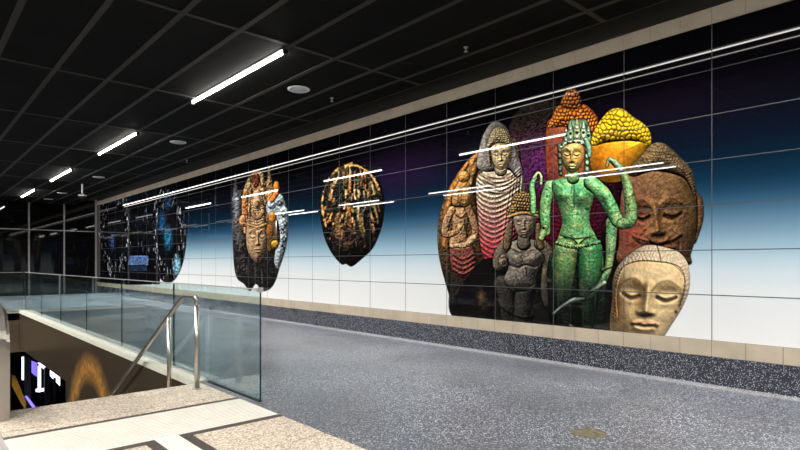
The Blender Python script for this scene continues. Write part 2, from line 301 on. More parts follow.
# torso
f.body([(552, 182), (560, 178), (572, 176), (590, 178), (597, 185), (594, 198), (590, 212), (590, 224), (596, 236), (602, 250), (602, 272), (578, 268), (553, 272), (554, 250), (559, 234), (562, 222), (558, 206), (553, 194)], 19, G1, base=6, k=.8)
f.limb([(567, 250, 12.5), (563, 280, 11), (562, 300, 9), (566, 328, 8)], (100, 144, 80), base=11); f.limb([(590, 250, 12.5), (589, 280, 12), (587, 304, 10), (586, 330, 8)], (54, 128, 68), base=11); f.spot(577, 290, 2.5, 34, (18, 26, 20), .9); f.mix(f.ramp(256, 304)*.96, (24, 31, 26)); f.K = f.K*(1-.45*f.ramp(268, 312)); f.bump(562, 195, 6, 6.5, 4.6); f.bump(582, 196, 7, 7, 6); f.bump(572, 225, 8, 10, 2.4); f.line([(560, 236), (575, 240), (596, 236)], 1.2, -1.6)
f.spot(577, 206, 6, 4, (44, 60, 44), .85); f.line([(573, 184), (573, 204)], 1.4, -1.4); f.spot(574, 188, 4, 5, (60, 86, 58), .6)
f.stroke([(560, 181), (568, 190), (574, 194), (582, 189), (588, 180)], 1.0, (46, 84, 56), .7); f.spot(570, 232, .9, 1.2, (20, 50, 30), .9)
f.limb([(557, 243, 2), (575, 247, 2.4), (599, 242, 2)], (74, 110, 72), base=20); f.spot(573, 249, 7, 6, (44, 52, 40), .7)
for q in range(12): f.ell(558+q*3.5, 243.5+3*np.sin(q/11*3.14), 1.2, 1.2, (92, 130, 84) if q % 2 else (34, 56, 38), base=23)
# right upper arm, forearm down to the pointing hand
f.limb([(612, 222, 6), (611, 240, 5.4), (610, 256, 4.4), (607, 272, 3.6), (601, 284, 3.4)], (128, 158, 100), base=5)
f.limb([(591, 183, 7.5), (603, 194, 7.4), (611, 208, 7), (617, 221, 6.4)], (106, 172, 102), base=9)
f.spot(604, 200, 4, 6, (34, 60, 40), .85, -30); f.stroke([(604, 210), (611, 207), (617, 201)], 1.0, (40, 76, 50), .8)
f.limb([(604, 276, 3.2), (599, 286, 3.4), (590, 291, 2.4)], (92, 140, 98), base=8); f.limb([(604, 283, 2.4), (595, 289, 1.6), (588, 292, 1.1)], (160, 176, 150), base=10); f.limb([(602, 270, 2.2), (611, 266, 1.6)], (40, 62, 44), base=12)
# second right arm bent up to a raised hand
f.limb([(622, 224, 5.5), (630, 221, 6.4), (631, 208, 6.2), (629, 195, 5.4), (626, 181, 4.6), (621, 168, 3.6)], (104, 132, 74), base=8)
f.stroke([(623, 198), (629, 197), (634, 194)], .9, (34, 50, 30), .9); f.limb([(621, 170, 3.6), (614, 162, 3.4), (609, 160, 2.2), (607, 166, 1.6)], (112, 136, 96), base=9); f.spot(612, 166, 2.2, 4.5, (18, 20, 14), .95, -20)
f.stroke([(617, 160), (613, 156), (609, 157)], 1, (150, 166, 128), .8)
# neck, head, crown
f.limb([(573, 170, 5.4), (573, 178, 6.4)], (120, 160, 92), base=13)
for x, s in ((559.5, 1), (587.5, -1)):
    f.limb([(x, 146, 2.2), (x+.6*s, 160, 2.6), (x+1.2*s, 174, 2.2)], (56, 84, 64), base=14)
    for q in range(4): f.ell(x+.4*s, 150+q*6.5, 2, 2.6, (110, 146, 116) if s < 0 else (70, 80, 60), base=17)
f.body([(561, 147), (566, 142), (575, 140), (583, 144), (584.5, 154), (582, 164), (577, 171), (571, 173), (565, 168), (561.5, 158)], 11, (186, 148, 84), base=17)
f.spot(565, 150, 4, 6, (150, 140, 100), .7); f.spot(571, 168, 5, 4, (84, 130, 74), .8); f.spot(580, 156, 4, 8, (214, 150, 62), .6)
face(f, (571.3, 152), (5.6, 0), (.6, 10), dark=(38, 34, 20), a=.8, fl=.9)
f.body([(561, 147), (563, 138), (567, 132), (567, 124), (572, 119), (578, 121), (583, 119), (588, 122), (589, 133), (590, 144), (586, 147), (575, 140), (566, 143)], 9, (84, 112, 84), base=20)
f.spot(566.5, 134, 2.6, 8, (28, 34, 34), .9)
for x, y0, y1, w, col in ((566, 143, 127, 2.0, (96, 122, 100)), (570.5, 141, 121, 2.3, (128, 158, 122)), (577, 140, 118.5, 3.0, (150, 160, 112)), (583.5, 140, 121, 2.4, (150, 178, 138)), (588.5, 143, 126, 2.0, (104, 150, 114))):
    f.body([(x-w, y0), (x-w*1.1, (y0+y1)/2), (x, y1), (x+w*1.1, (y0+y1)/2), (x+w, y0)], w, col, base=24)
    for q in range(3): f.ell(x, y0-3-q*4.6, w*.55, 1.4, (36, 44, 36) if q % 2 else (196, 206, 168), base=27)
f.limb([(561, 147, 1.5), (568, 142.5, 1.7), (577, 141, 1.8), (585, 143, 1.7)], (140, 156, 118), base=25)
for q in range(9): f.ell(562+q*2.8, 145.5-3.8*np.sin((q+.6)/9.2*3.14), 1.0, 1.0, (206, 206, 170) if q % 2 else (44, 52, 42), base=28)
f.limb([(586, 140, 2.6), (589, 148, 2.8), (589.5, 156, 2)], (112, 150, 120), base=22)
body = np.clip((f.Y-176)/6, 0, 1)*np.clip((268-f.Y)/20, 0, 1)
f.patina(8, (146, 194, 128), 91, .42, .72, .75, body); f.patina(9, (52, 126, 78), 95, .46, .74, .6, body); f.patina(7, (170, 166, 98), 98, .52, .8, .6, np.clip((f.Y-172)/6, 0, 1)*np.clip((300-f.Y)/20, 0, 1)); f.patina(2.2, (24, 50, 34), 93, .68, .76, .6, body)
for q in range(9): f.spot(552+q*6.2, 300, 1.0, 30, (96, 104, 96) if q % 2 else (14, 16, 14), .4)
f.limb([(553, 314, 1.6), (562, 307, 2.6), (572, 301, 2.8), (584, 299, 2.2)], (92, 104, 96), base=12); f.stroke([(554, 313), (563, 305), (575, 298)], .8, (196, 200, 196), .8); f.stroke([(566, 305), (576, 306), (584, 307)], 1, (110, 122, 110), .7)  # pale diagonal at the feet: a gloss reflection painted into the print
f.spot(585, 308, 6, 8, (40, 70, 40), .6); f.stroke([(570, 325), (575, 327)], 1, (190, 190, 185), .7)
f.grain(1.8, .22, 101); f.rough(1.5, .45, 102)
f.done(10, L=(.1, -.6, .75), amb=.36, dif=.86, spec=.16, power=12, ao=.4)
# pale cream face, lowest right
f = Fig((604, 240, 700, 346)); figname(11, 'head_picture', 'pale cream serene face at the lower right of the group')
f.body([(610, 330), (612, 300), (613, 280), (618, 266), (628, 255), (640, 247), (652, 245), (668, 248), (680, 253), (688, 264), (690, 280), (688, 294), (682, 308), (672, 324), (660, 340), (640, 344), (622, 338)], 34, (236, 204, 150), k=.9)
hair = f.cov([(609, 318), (611, 296), (614, 276), (620, 264), (630, 254), (642, 246), (655, 244), (670, 248), (681, 253), (689, 266), (690, 285), (686, 302), (680, 308), (683, 292), (684, 274), (676, 265), (660, 262), (642, 261), (628, 264), (620, 276), (616, 296), (617, 318)])[1]
f.mix(hair, (222, 200, 168)); f.H = f.H+hair*1.6; f.curls(hair, 4.2, 4.2, 1.0, 650, 240, 60)
f.stroke([(618, 276), (624, 266), (638, 261), (652, 261), (672, 264), (684, 276), (684, 292), (679, 306)], .8, (120, 88, 56), .7); f.stroke([(657, 245), (659, 252), (661, 261)], .7, (90, 70, 50), .7)
f.stroke([(620, 282), (626, 280), (636, 281), (645, 290)], 2.0, (120, 90, 56), .35)
face(f, (648, 289), (20.0, 1.6), (-3.0, 25), fl=.86, fr=1.0, dark=(58, 36, 18), a=.72, nose=1.15)
f.spot(645, 315, 6.5, 2.6, (52, 30, 14), .85); f.spot(640, 300, 5, 16, (184, 138, 78), .6, 12); f.spot(616, 305, 6, 30, (140, 92, 46), .8); f.spot(625, 325, 8, 16, (166, 116, 60), .55)
f.spot(632, 285, 12, 4, (176, 132, 76), .55, -6); f.spot(667, 288, 13, 3.6, (186, 146, 92), .5, 4); f.spot(644, 322, 10, 1.4, (190, 128, 84), .7); f.spot(645, 330, 10, 2, (184, 132, 80), .5)
f.stroke([(633, 323.5), (640, 324.5), (645, 325.5), (651, 325), (656, 324)], .9, (96, 52, 30), .9)
f.spot(681, 300, 2.5, 9, (90, 66, 40), .5, 15); f.spot(676, 312, 1.4, 1.6, (60, 44, 30), .9); f.spot(658, 272, 22, 8, (240, 214, 168), .5)
f.grain(3, .1, 111); f.rough(2.4, .5, 112)
f.done(11, L=(.35, -.45, .8), amb=.44, dif=.66, ao=.4, aor=7)
# ---- the golden oval ------------------------------------------------------------------------------
f = Fig((314, 154, 392, 272)); figname(12, 'oval_picture', 'dark oval of golden leaf-like shapes')
f.body([(352, 161), (366, 166), (377, 176), (383, 192), (384.5, 210), (381, 230), (373, 248), (362, 259), (352, 266.5), (346, 264), (341, 264), (331, 252), (324, 236), (320.5, 216), (321, 198), (327, 180), (337, 168)], 22, (30, 27, 24), k=.5)
rs = np.random.RandomState(7)
for q in range(95):
    a = rs.rand()*6.28; r = np.sqrt(rs.rand())*.93; x = 352.5+31*r*np.cos(a); y = 208+44*r*np.sin(a); L = 3+8*rs.rand()
    dx = (x-352)*.02; col = [(214, 142, 66), (150, 92, 44), (240, 190, 120), (40, 70, 64), (104, 72, 40), (86, 96, 40)][rs.randint(6)]
    if y > 236: col = tuple(v*.35 for v in col)
    f.stroke([(x-dx*4, y-L), (x+rs.randn()*.8, y), (x+dx*4+rs.randn(), y+L*.8)], .6+.8*rs.rand(), col, .8)
for q in range(20):
    a = 2.6+q*.17; f.stroke([(352+30*np.cos(a), 206+40*np.sin(a)), (352+29*np.cos(a+.12)-1, 204+39*np.sin(a+.12)), (352+30*np.cos(a+.25), 206+41*np.sin(a+.25))], .9, (232, 170, 96), .75)
f.spot(338, 226, 5, 10, (150, 112, 60), .6); f.spot(346, 236, 8, 12, (112, 74, 54), .6); f.spot(350, 222, 3, 20, (150, 84, 40), .5); f.spot(374, 200, 4, 9, (110, 130, 40), .45); f.spot(366, 205, 6, 14, (26, 50, 56), .6); f.spot(352, 256, 18, 9, (22, 18, 16), .8)
f.stroke([(338, 168), (343, 170), (347, 165), (352, 163)], 1.0, (236, 160, 90), .8)
f.patina(6, (14, 14, 14), 123, .5, .6, .75); f.grain(2.0, .5, 121); f.rough(4, 2.4, 122); f.done(12, amb=.42, dif=.75, spec=.1)
# ---- the narrow statue group ----------------------------------------------------------------------
f = Fig((226, 160, 296, 300)); figname(13, 'shadow_picture', 'dark carved foot and left edge of the narrow statue group')
f.body([(232, 200), (234, 182), (236, 172), (240, 190), (246, 185), (262, 235), (280, 220), (286, 240), (281, 262), (276, 280), (270, 289), (262, 291), (256, 284), (250, 291), (244, 284), (236, 276), (233, 250)], 8, (40, 38, 38), k=.6)
f.spot(236, 205, 4, 28, (124, 130, 140), .7); f.spot(240, 240, 4, 26, (96, 88, 82), .6); f.spot(234, 199, 4, 2, (190, 190, 196), .7)
for q in range(30): f.spot(234+rs.rand()*40, 215+rs.rand()*70, 1.0, 5, (84, 80, 78) if q % 2 else (12, 12, 12), .5)
f.grain(2, .5, 131); f.rough(2, 2, 132); f.done(13, amb=.4, dif=.8)
f = Fig((238, 160, 282, 240)); figname(14, 'statue_picture', 'tall ochre carved figures behind the narrow group')
f.body([(243, 192), (246, 182), (250, 176), (254, 170), (262, 172), (267, 180), (268, 170), (269, 166), (272, 178), (275, 200), (274, 232), (246, 236), (242, 215)], 9, (176, 138, 96), k=.8)
f.ell(255.5, 180, 4.5, 8, (166, 92, 58), base=6); f.spot(252, 200, 1.6, 26, (50, 32, 22), .85); f.spot(265.5, 196, 1.6, 26, (50, 32, 22), .85); f.spot(256, 181, 3.4, 7, (150, 84, 58), .9); f.ell(249, 184, 2.5, 6, (202, 170, 116), base=5); f.ell(262.5, 181, 2.2, 7, (198, 160, 104), base=5)
f.limb([(246, 194, 3.2), (245, 208, 3.4), (246, 224, 3.2)], (176, 110, 66), base=5); f.limb([(269, 195, 4), (272, 205, 4), (270, 216, 3.6)], (204, 130, 66), base=5); f.ell(243, 221, 4, 6, (214, 140, 90), base=6)
for q in range(26): f.spot(246+rs.rand()*26, 176+rs.rand()*56, 1.0, 2.6, (90, 56, 32) if q % 2 else (232, 190, 130), .6)
f.grain(1.6, .5, 141); f.rough(1.6, 2.4, 142); f.done(14, amb=.4, dif=.8)
f = Fig((244, 180, 270, 268)); figname(15, 'head_picture', 'tan crowned head pointing down in the narrow group')
f.body([(246, 240), (246.5, 226), (249, 212), (251, 198), (255, 190), (261, 191), (264, 205), (266, 220), (267.5, 238), (265, 253), (259, 263), (254, 262), (248, 252)], 9, (182, 148, 110))
for q in range(14): f.line([(249, 196+q*2.4), (257, 198+q*2.4), (264, 195+q*2.4)], .6, .8)
f.curls((f.Y < 226)*f.M, 1.7, 3.2, .9, 256, 190, 12, (104, 78, 48), .5)
rs = np.random.RandomState(15)
for q in range(46): f.spot(249+rs.rand()*15, 194+rs.rand()*32, .7, 1.4, (70, 50, 34) if q % 2 else (232, 206, 160), .6)
f.ell(257, 203, 4.2, 6.5, (196, 166, 124), base=9); f.ell(257, 204, 2.4, 3.6, (150, 104, 70), base=13); f.limb([(252, 213, 2), (257, 218, 2.6), (263, 212, 2)], (150, 112, 78), base=9); f.limb([(249, 225, 1), (257, 227.5, 1.2), (266, 224, 1)], (168, 130, 84), base=9); f.spot(250, 210, 1.6, 12, (44, 30, 22), .8); f.spot(265, 210, 1.2, 12, (50, 34, 24), .8); f.mix(f.ramp(250, 264)*.45, (70, 50, 40))
face(f, (257.5, 234), (5.2, 0), (.2, 11), dark=(56, 36, 22), a=.75)
f.grain(1.8, .25, 151); f.done(15, amb=.38, dif=.8)
f = Fig((262, 170, 294, 280)); figname(16, 'statue_picture', 'pale grey curled stone figure in the narrow group')
f.body([(266, 206), (270, 198), (277, 194), (284, 199), (288, 212), (288.5, 228), (286.5, 245), (283, 258), (278.5, 269), (274, 262), (276, 244), (274, 226), (268, 216)], 7, (170, 180, 186))
for x, y, r in ((272, 204, 4.5), (279, 200, 5), (284, 212, 4.5), (283, 224, 4.8), (283, 238, 4)): f.ell(x, y, r, r*1.2, (176, 188, 194), base=6)
for x, y in ((283, 214), (285, 224), (282, 232), (284, 240), (280, 204)): f.stroke([(x-2, y-1), (x, y-3), (x+2, y), (x, y+2), (x-1, y)], .7, (50, 56, 62), .8)
f.stroke([(282, 246), (285, 250), (281, 262)], 1, (24, 24, 26), .8)
f.grain(1.6, .3, 161); f.rough(1.6, 1.6, 162); f.done(16, amb=.4, dif=.75)
f = Fig((262, 176, 284, 262)); figname(17, 'statue_picture', 'small orange and gold seated figure in the narrow group')
f.body([(267, 222), (269, 216), (275, 216), (279, 226), (280, 240), (276, 250), (268, 252), (266, 238)], 6, (88, 66, 36)); f.ell(272.5, 217, 4, 6, (198, 128, 50), base=5); f.ell(276.5, 187, 3.4, 6, (226, 132, 40), base=4); f.limb([(276, 194, 3), (272, 200, 2.6)], (206, 112, 44), base=3)
f.ell(275, 244, 4, 4, (196, 146, 50), base=4); f.ell(270, 232, 4, 8, (128, 82, 34), base=4); f.grain(1.6, .4, 171); f.done(17, amb=.42, dif=.8)
# ---- the two dark ring-shaped reliefs at the far end ----------------------------------------------
f = Fig((92, 178, 160, 290)); figname(19, 'relief_picture', 'dark stretch between the two carved rings with a blue block')
f.body([(93, 206), (150, 187), (162, 192), (162, 284), (93, 286)], 3, (14, 15, 19), k=.3, sm=False)
for q in range(60): f.spot(122+rs.rand()*34, 186+rs.rand()*66, .6, 2.6, [(70, 84, 110), (130, 134, 142), (30, 50, 80)][q % 3], .6)
f.mix(((f.X > 128) & (f.X < 148.5) & (f.Y > 255.5) & (f.Y < 265)).astype(np.float32), (88, 118, 168)); f.mix(.8*((f.X > 130) & (f.X < 147) & (f.Y > 265) & (f.Y < 271)), (36, 60, 86))
f.spot(128, 210, 2.2, 22, (44, 84, 140), .6); f.grain(1.4, .5, 191); f.done(19, amb=.55, dif=.5)
def ring(ident, cx, cy, rx, ry, hx, hy, bb, blues, seed, label):
    f = Fig(bb); figname(ident, 'relief_picture', label)
    f.ell(cx, cy, rx, ry, (16, 17, 20), depth=4); rs = np.random.RandomState(seed)
    for q in range(230):
        a = rs.rand()*6.28; r = .62+.36*rs.rand(); x = cx+rx*r*np.cos(a); y = cy+ry*r*np.sin(a); L = .6+2.2*rs.rand()
        col = [(140, 142, 148), (60, 64, 72), (8, 8, 10), (200, 202, 208), (26, 32, 44)][rs.randint(5)]
        f.stroke([(x-L*.3*np.sin(a), y-L), (x+rs.randn()*.4, y+L)], .3+.3*rs.rand(), col, .65)
    for (x, y, sx, sy, c) in blues: f.mix(np.clip(1.6*f.g(x, y, sx, sy)-.3, 0, 1), c)
    f.grain(1.4, .7, seed+3); f.done(ident, amb=.55, dif=.6)
ring(18, 115, 232, 17, 47, 0, 0, (97, 178, 134, 284), [(117, 195, 3, 10, (30, 62, 110)), (112, 242, 3, 10, (40, 62, 96))], 18, 'dark ring of carved figures nearest the corner')
ring(20, 168, 234, 18.5, 49, 0, 0, (148, 180, 190, 288), [(168, 238, 5, 13, (34, 100, 134)), (162, 222, 4, 12, (24, 62, 100)), (168, 200, 4, 10, (40, 70, 110)), (177, 266, 4.5, 12, (130, 190, 214))], 20, 'large dark ring of carved figures with blue gaps')

_c = art.copy(); _m = blur(art_alpha[..., None]*_c, 4)/np.maximum(blur(art_alpha[..., None], 4), .02)
art[:] = np.clip(_c+.75*(_c-_m)*art_alpha[..., None]*(art_alpha[..., None] > .98), 0, 255)

_xx = (np.arange(AW)+.5)/SS+AX0
art_id[:] = np.where((art_id == 8) & (_xx[None, :] > 521), 21, art_id); figname(21, 'shadow_picture', 'dark ground between the grey figure and the green goddess')
art_id[:] = np.where((art_id == 21) & (_xx[None, :] > 580), 22, art_id); figname(22, 'shadow_picture', 'dark ground between the green goddess and the pale face')
# ---------------------------------------------------------------- mesh helpers
class MB:
    def __init__(m): m.b = bmesh.new()
    def box(m, x0, x1, y0, y1, z0, z1, mi=0):
        v = [m.b.verts.new(p) for p in [(x0, y0, z0), (x1, y0, z0), (x1, y1, z0), (x0, y1, z0), (x0, y0, z1), (x1, y0, z1), (x1, y1, z1), (x0, y1, z1)]]
        for q in ((3, 2, 1, 0), (4, 5, 6, 7), (0, 1, 5, 4), (1, 2, 6, 5), (2, 3, 7, 6), (3, 0, 4, 7)):
            m.b.faces.new([v[i] for i in q]).material_index = mi
        return m
    def prism(m, pts, a, b, axis):
        """extrude a closed 2-D outline between a and b along axis 0, 1 or 2"""
        def P(u, v, w): return {0: (w, u, v), 1: (u, w, v), 2: (u, v, w)}[axis]
        A = [m.b.verts.new(P(u, v, a)) for u, v in pts]; B = [m.b.verts.new(P(u, v, b)) for u, v in pts]
        m.b.faces.new(A); m.b.faces.new(B[::-1]); n = len(pts)
        for i in range(n): m.b.faces.new((A[i], B[i], B[(i+1) % n], A[(i+1) % n]))
        return m
    def tube(m, pts, r, n=16, cap=True):
        P = [Vector(p) for p in pts]; rings = []
        up = Vector((0, 0, 1))
        for i, p in enumerate(P):
            t = ((P[min(i+1, len(P)-1)]-p).normalized()+(p-P[max(i-1, 0)]).normalized()).normalized()
            a = up if abs(t.dot(up)) < .95 else Vector((1, 0, 0))
            u = t.cross(a).normalized(); v = t.cross(u)
            rr = r[i] if isinstance(r, (list, tuple)) else r
            rings.append([m.b.verts.new(p+rr*(math.cos(k*2*math.pi/n)*u+math.sin(k*2*math.pi/n)*v)) for k in range(n)])
        for A, B in zip(rings, rings[1:]):
            for k in range(n):
                f = m.b.faces.new((A[k], A[(k+1) % n], B[(k+1) % n], B[k])); f.smooth = True
        if cap: m.b.faces.new(rings[0]); m.b.faces.new(rings[-1][::-1])
        return m
    def lathe(m, prof, c, n=32):
        rings = [[m.b.verts.new((c[0]+r*math.cos(k*2*math.pi/n), c[1]+r*math.sin(k*2*math.pi/n), c[2]+z)) for k in range(n)] for r, z in prof]
        for A, B in zip(rings, rings[1:]):
            for k in range(n): m.b.faces.new((A[k], A[(k+1) % n], B[(k+1) % n], B[k])).smooth = True
        m.b.faces.new(rings[0]); m.b.faces.new(rings[-1][::-1]); return m
    def bevel(m, w, seg=2):
        es = [e for e in m.b.edges if len(e.link_faces) == 2 and e.calc_face_angle(0) > .6]
        bmesh.ops.bevel(m.b, geom=es, offset=w, segments=seg, affect='EDGES', profile=.5); return m
    def build(m, name, mats, parent=None):
        bmesh.ops.recalc_face_normals(m.b, faces=m.b.faces[:])
        me = bpy.data.meshes.new(name); m.b.to_mesh(me); m.b.free()
        for x in (mats if isinstance(mats, (list, tuple)) else [mats]): me.materials.append(x)
        o = bpy.data.objects.new(name, me); C.objects.link(o)
        if parent is not None:
            o.parent = parent; o.matrix_parent_inverse = parent.matrix_world.inverted() if False else o.matrix_parent_inverse
            o.location = -parent.location
        return o
def thing(name, label, cat, loc=(0, 0, 0), group=None):
    o = bpy.data.objects.new(name, None); C.objects.link(o); o.location = loc; o.empty_display_size = .1
    o['label'] = label; o['category'] = cat
    if group: o['group'] = group
    return o
def tag(o, label, cat, group=None):
    o['label'] = label; o['category'] = cat
    if group: o['group'] = group
    return o
def struct(o, label=None, cat='wall'):
    o['kind'] = 'structure'
    if label: o['label'] = label; o['category'] = cat
    return o
def copy_thing(o, off, label):
    r = o.copy(); C.objects.link(r); r.location = o.location+Vector(off); r['label'] = label
    for ch in o.children:
        c = ch.copy(); C.objects.link(c); c.parent = r
        for g in ch.children:
            e = g.copy(); C.objects.link(e); e.parent = c
    return r
# ---------------------------------------------------------------- materials
def lin(c): return [((v/255)/12.92 if v/255 < .04045 else (((v/255)+.055)/1.055)**2.4) for v in c]
def nmat(name):
    m = bpy.data.materials.new(name); m.use_nodes = True; nt = m.node_tree; p = nt.nodes['Principled BSDF']
    return m, nt, p, nt.nodes.new, nt.links.new
def mat(name, rgb, rough=.5, metal=0, var=.0, sc=8, spec=.5, bump=0):
    m, nt, p, N, L = nmat(name)
    p.inputs['Roughness'].default_value = rough; p.inputs['Metallic'].default_value = metal; p.inputs['Specular IOR Level'].default_value = spec
    p.inputs['Base Color'].default_value = (*rgb, 1)
    if var or bump:
        co = N('ShaderNodeTexCoord'); no = N('ShaderNodeTexNoise'); no.inputs['Scale'].default_value = sc; no.inputs['Detail'].default_value = 5
        L(co.outputs['Object'], no.inputs['Vector'])
        r = N('ShaderNodeValToRGB'); r.color_ramp.elements[0].position = .3; r.color_ramp.elements[1].position = .7
        r.color_ramp.elements[0].color = (*[v*(1-var) for v in rgb], 1); r.color_ramp.elements[1].color = (*[min(1, v*(1+var)) for v in rgb], 1)
        L(no.outputs['Fac'], r.inputs['Fac']); L(r.outputs['Color'], p.inputs['Base Color'])
        if bump:
            b = N('ShaderNodeBump'); b.inputs['Strength'].default_value = bump; b.inputs['Distance'].default_value = .01
            L(no.outputs['Fac'], b.inputs['Height']); L(b.outputs['Normal'], p.inputs['Normal'])
    return m
def speckle(name, base, light, dark, sc, rough, big=.15, lt=.62, dk=.38, patch=None):
    """terrazzo or granite: a base tone with pale and dark chips and faint large cloudy patches"""
    m, nt, p, N, L = nmat(name); p.inputs['Roughness'].default_value = rough
    co = N('ShaderNodeTexCoord')
    v = N('ShaderNodeTexVoronoi'); v.inputs['Scale'].default_value = sc; L(co.outputs['Object'], v.inputs['Vector'])
    sep = N('ShaderNodeSeparateColor'); L(v.outputs['Color'], sep.inputs['Color'])
    r = N('ShaderNodeValToRGB'); r.color_ramp.interpolation = 'CONSTANT'; e = r.color_ramp.elements
    e[0].position = 0; e[0].color = (*dark, 1); e[1].position = dk; e[1].color = (*base, 1)
    a = e.new(lt); a.color = (*light, 1)
    L(sep.outputs['Red'], r.inputs['Fac'])
    n2 = N('ShaderNodeTexNoise'); n2.inputs['Scale'].default_value = .7; n2.inputs['Detail'].default_value = 3; L(co.outputs['Object'], n2.inputs['Vector'])
    mr = N('ShaderNodeMapRange'); mr.inputs['From Min'].default_value = .3; mr.inputs['From Max'].default_value = .7; mr.inputs['To Min'].default_value = 1-big; mr.inputs['To Max'].default_value = 1+big
    L(n2.outputs['Fac'], mr.inputs['Value'])
    mx = N('ShaderNodeVectorMath'); mx.operation = 'SCALE'; L(r.outputs['Color'], mx.inputs[0]); L(mr.outputs['Result'], mx.inputs['Scale'])
    L(mx.outputs['Vector'], p.inputs['Base Color'])
    rr = N('ShaderNodeMapRange'); rr.inputs['From Min'].default_value = .35; rr.inputs['From Max'].default_value = .65; rr.inputs['To Min'].default_value = rough*.8; rr.inputs['To Max'].default_value = rough*1.25
    L(n2.outputs['Fac'], rr.inputs['Value']); L(rr.outputs['Result'], p.inputs['Roughness'])
    return m
def emit(name, rgb, k):
    m, nt, p, N, L = nmat(name); p.inputs['Base Color'].default_value = (.8, .8, .8, 1)
    p.inputs['Emission Color'].default_value = (*rgb, 1); p.inputs['Emission Strength'].default_value = k; return m
def glass(name, tint, ior=1.5):
    m = bpy.data.materials.new(name); m.use_nodes = True; nt = m.node_tree; nt.nodes.clear(); N = nt.nodes.new; L = nt.links.new
    o = N('ShaderNodeOutputMaterial'); t = N('ShaderNodeBsdfTransparent'); t.inputs['Color'].default_value = (*tint, 1)
    g = N('ShaderNodeBsdfGlossy'); g.inputs['Roughness'].default_value = .01; g.inputs['Color'].default_value = (.95, 1, .99, 1)
    fr = N('ShaderNodeFresnel'); fr.inputs['IOR'].default_value = ior; mx = N('ShaderNodeMixShader')
    ge = N('ShaderNodeNewGeometry'); mr = N('ShaderNodeMapRange'); mr.inputs['To Min'].default_value = ior; mr.inputs['To Max'].default_value = 1/ior
    L(ge.outputs['Backfacing'], mr.inputs['Value']); L(mr.outputs['Result'], fr.inputs['IOR'])
    L(fr.outputs['Fac'], mx.inputs['Fac']); L(t.outputs['BSDF'], mx.inputs[1]); L(g.outputs['BSDF'], mx.inputs[2]); L(mx.outputs['Shader'], o.inputs['Surface'])
    return m
TUBE = 34.0
SPOT = 260.0; WASH = 88.0
M = dict(
    terrazzo=speckle('terrazzo_blue_grey', (.088, .096, .118), (.44, .46, .49), (.030, .035, .050), 95, .36, .2, .85, .30),
    skirting=speckle('terrazzo_skirting', (.038, .042, .058), (.50, .52, .56), (.018, .020, .03), 120, .3, .12, .88, .40),
    cove=speckle('terrazzo_cove', (.19, .19, .205), (.30, .30, .31), (.12, .12, .135), 160, .35, .05),
    granite=speckle('granite_beige', (.52, .43, .33), (.72, .64, .53), (.27, .22, .17), 70, .45, .06, .72, .26),
    tactile=mat('tactile_cream', (.68, .65, .585), .6, var=.05, sc=5),
    dark_band=mat('dark_stone_band', (.055, .042, .034), .5, var=.3, sc=30),
    cream=mat('cream_tile', (.52, .44, .33), .45, var=.12, sc=3),
    grout=mat('grey_grout', (.09, .085, .08), .8),
    joint=mat('panel_joint', (.05, .052, .058), .5),
    wall=mat('grey_plaster', (.10, .097, .094), .8, var=.1, sc=2),
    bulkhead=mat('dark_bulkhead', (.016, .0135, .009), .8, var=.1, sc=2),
    ceil=mat('charcoal_ceiling_panel', (.0078, .0076, .0074), .8, var=.25, sc=1.3, spec=.06),
    tee=mat('ceiling_bar', (.040, .036, .030), .6, spec=.15),
    black=mat('black_gloss_panel', (.004, .004, .005), .03, spec=.4),
    void=mat('void_cladding', (.13, .095, .062), .2, var=.3, sc=1.1),
    steel=mat('brushed_steel', (.56, .53, .49), .28, metal=1, var=.06, sc=40),
    chrome=mat('polished_steel', (.72, .69, .66), .3, metal=.75),
    alum=mat('satin_aluminium', (.50, .485, .46), .4, metal=.55),
    newel=mat('newel_steel', (.42, .39, .35), .3, metal=.9),
    rubber=mat('black_rubber', (.012, .012, .013), .45),
    white=mat('white_grille', (.78, .78, .78), .5), housing=mat('lamp_housing', (.01, .01, .01), .5),
    tube=emit('lamp_diffuser', (1, .972, .92), TUBE), tube2=emit('lamp_diffuser_slim', (1, .972, .93), 30), led=emit('led_strip', (1, .96, .91), 15), led2=emit('led_secondary', (1, .94, .88), 4.2),
    screen=emit('lit_window', (.80, .88, 1), 1.5), blue=emit('blue_sign', (.10, .06, 1), 1.6), yellow=mat('yellow_paint', (.80, .42, .02), .5),
    edge=mat('glass_edge', (.006, .045, .055), .1), slab=mat('slab_edge', (.50, .50, .42), .5, var=.08, sc=6),
    glass=glass('clear_glass', (.865, .955, .955)))
# ---------------------------------------------------------------- the mural
SRGB = lambda a: np.where(a < .04045, a/12.92, ((a+.055)/1.055)**2.4)
BG_Y = [0, 24, 90, 118, 140, 160, 178, 192, 204, 216, 230, 243, 256, 270, 290, 345]
BG_C = np.array([(9, 9, 12), (10, 10, 13), (11, 11, 16), (10, 14, 24), (9, 20, 34), (10, 31, 48), (16, 46, 68), (34, 68, 94), (58, 96, 122), (88, 124, 148), (122, 156, 178), (152, 184, 202), (184, 208, 220), (212, 225, 232), (232, 237, 239), (243, 243, 242)], float)
def backdrop(s, z):
    q = 24.6+(4.823-z)/4.2*315.6+np.clip((s-4)*.7, -2, 12)
    c = np.stack([np.interp(q, BG_Y, BG_C[:, k]) for k in range(3)], -1)
    w = (np.exp(-((s-9.0)/1.7)**2-((z-3.6)/.7)**2)*.85+.35*np.exp(-((s-3.6)/1.6)**2-((z-3.9)/.5)**2))[..., None]*np.clip((200-q)/60, 0, 1)[..., None]*.6
    return c*(1-w)+np.array([44, 18, 58])*w
ZB, ZT, PW = .623, 4.823, 1.2
S0 = 2.637-1.2*6
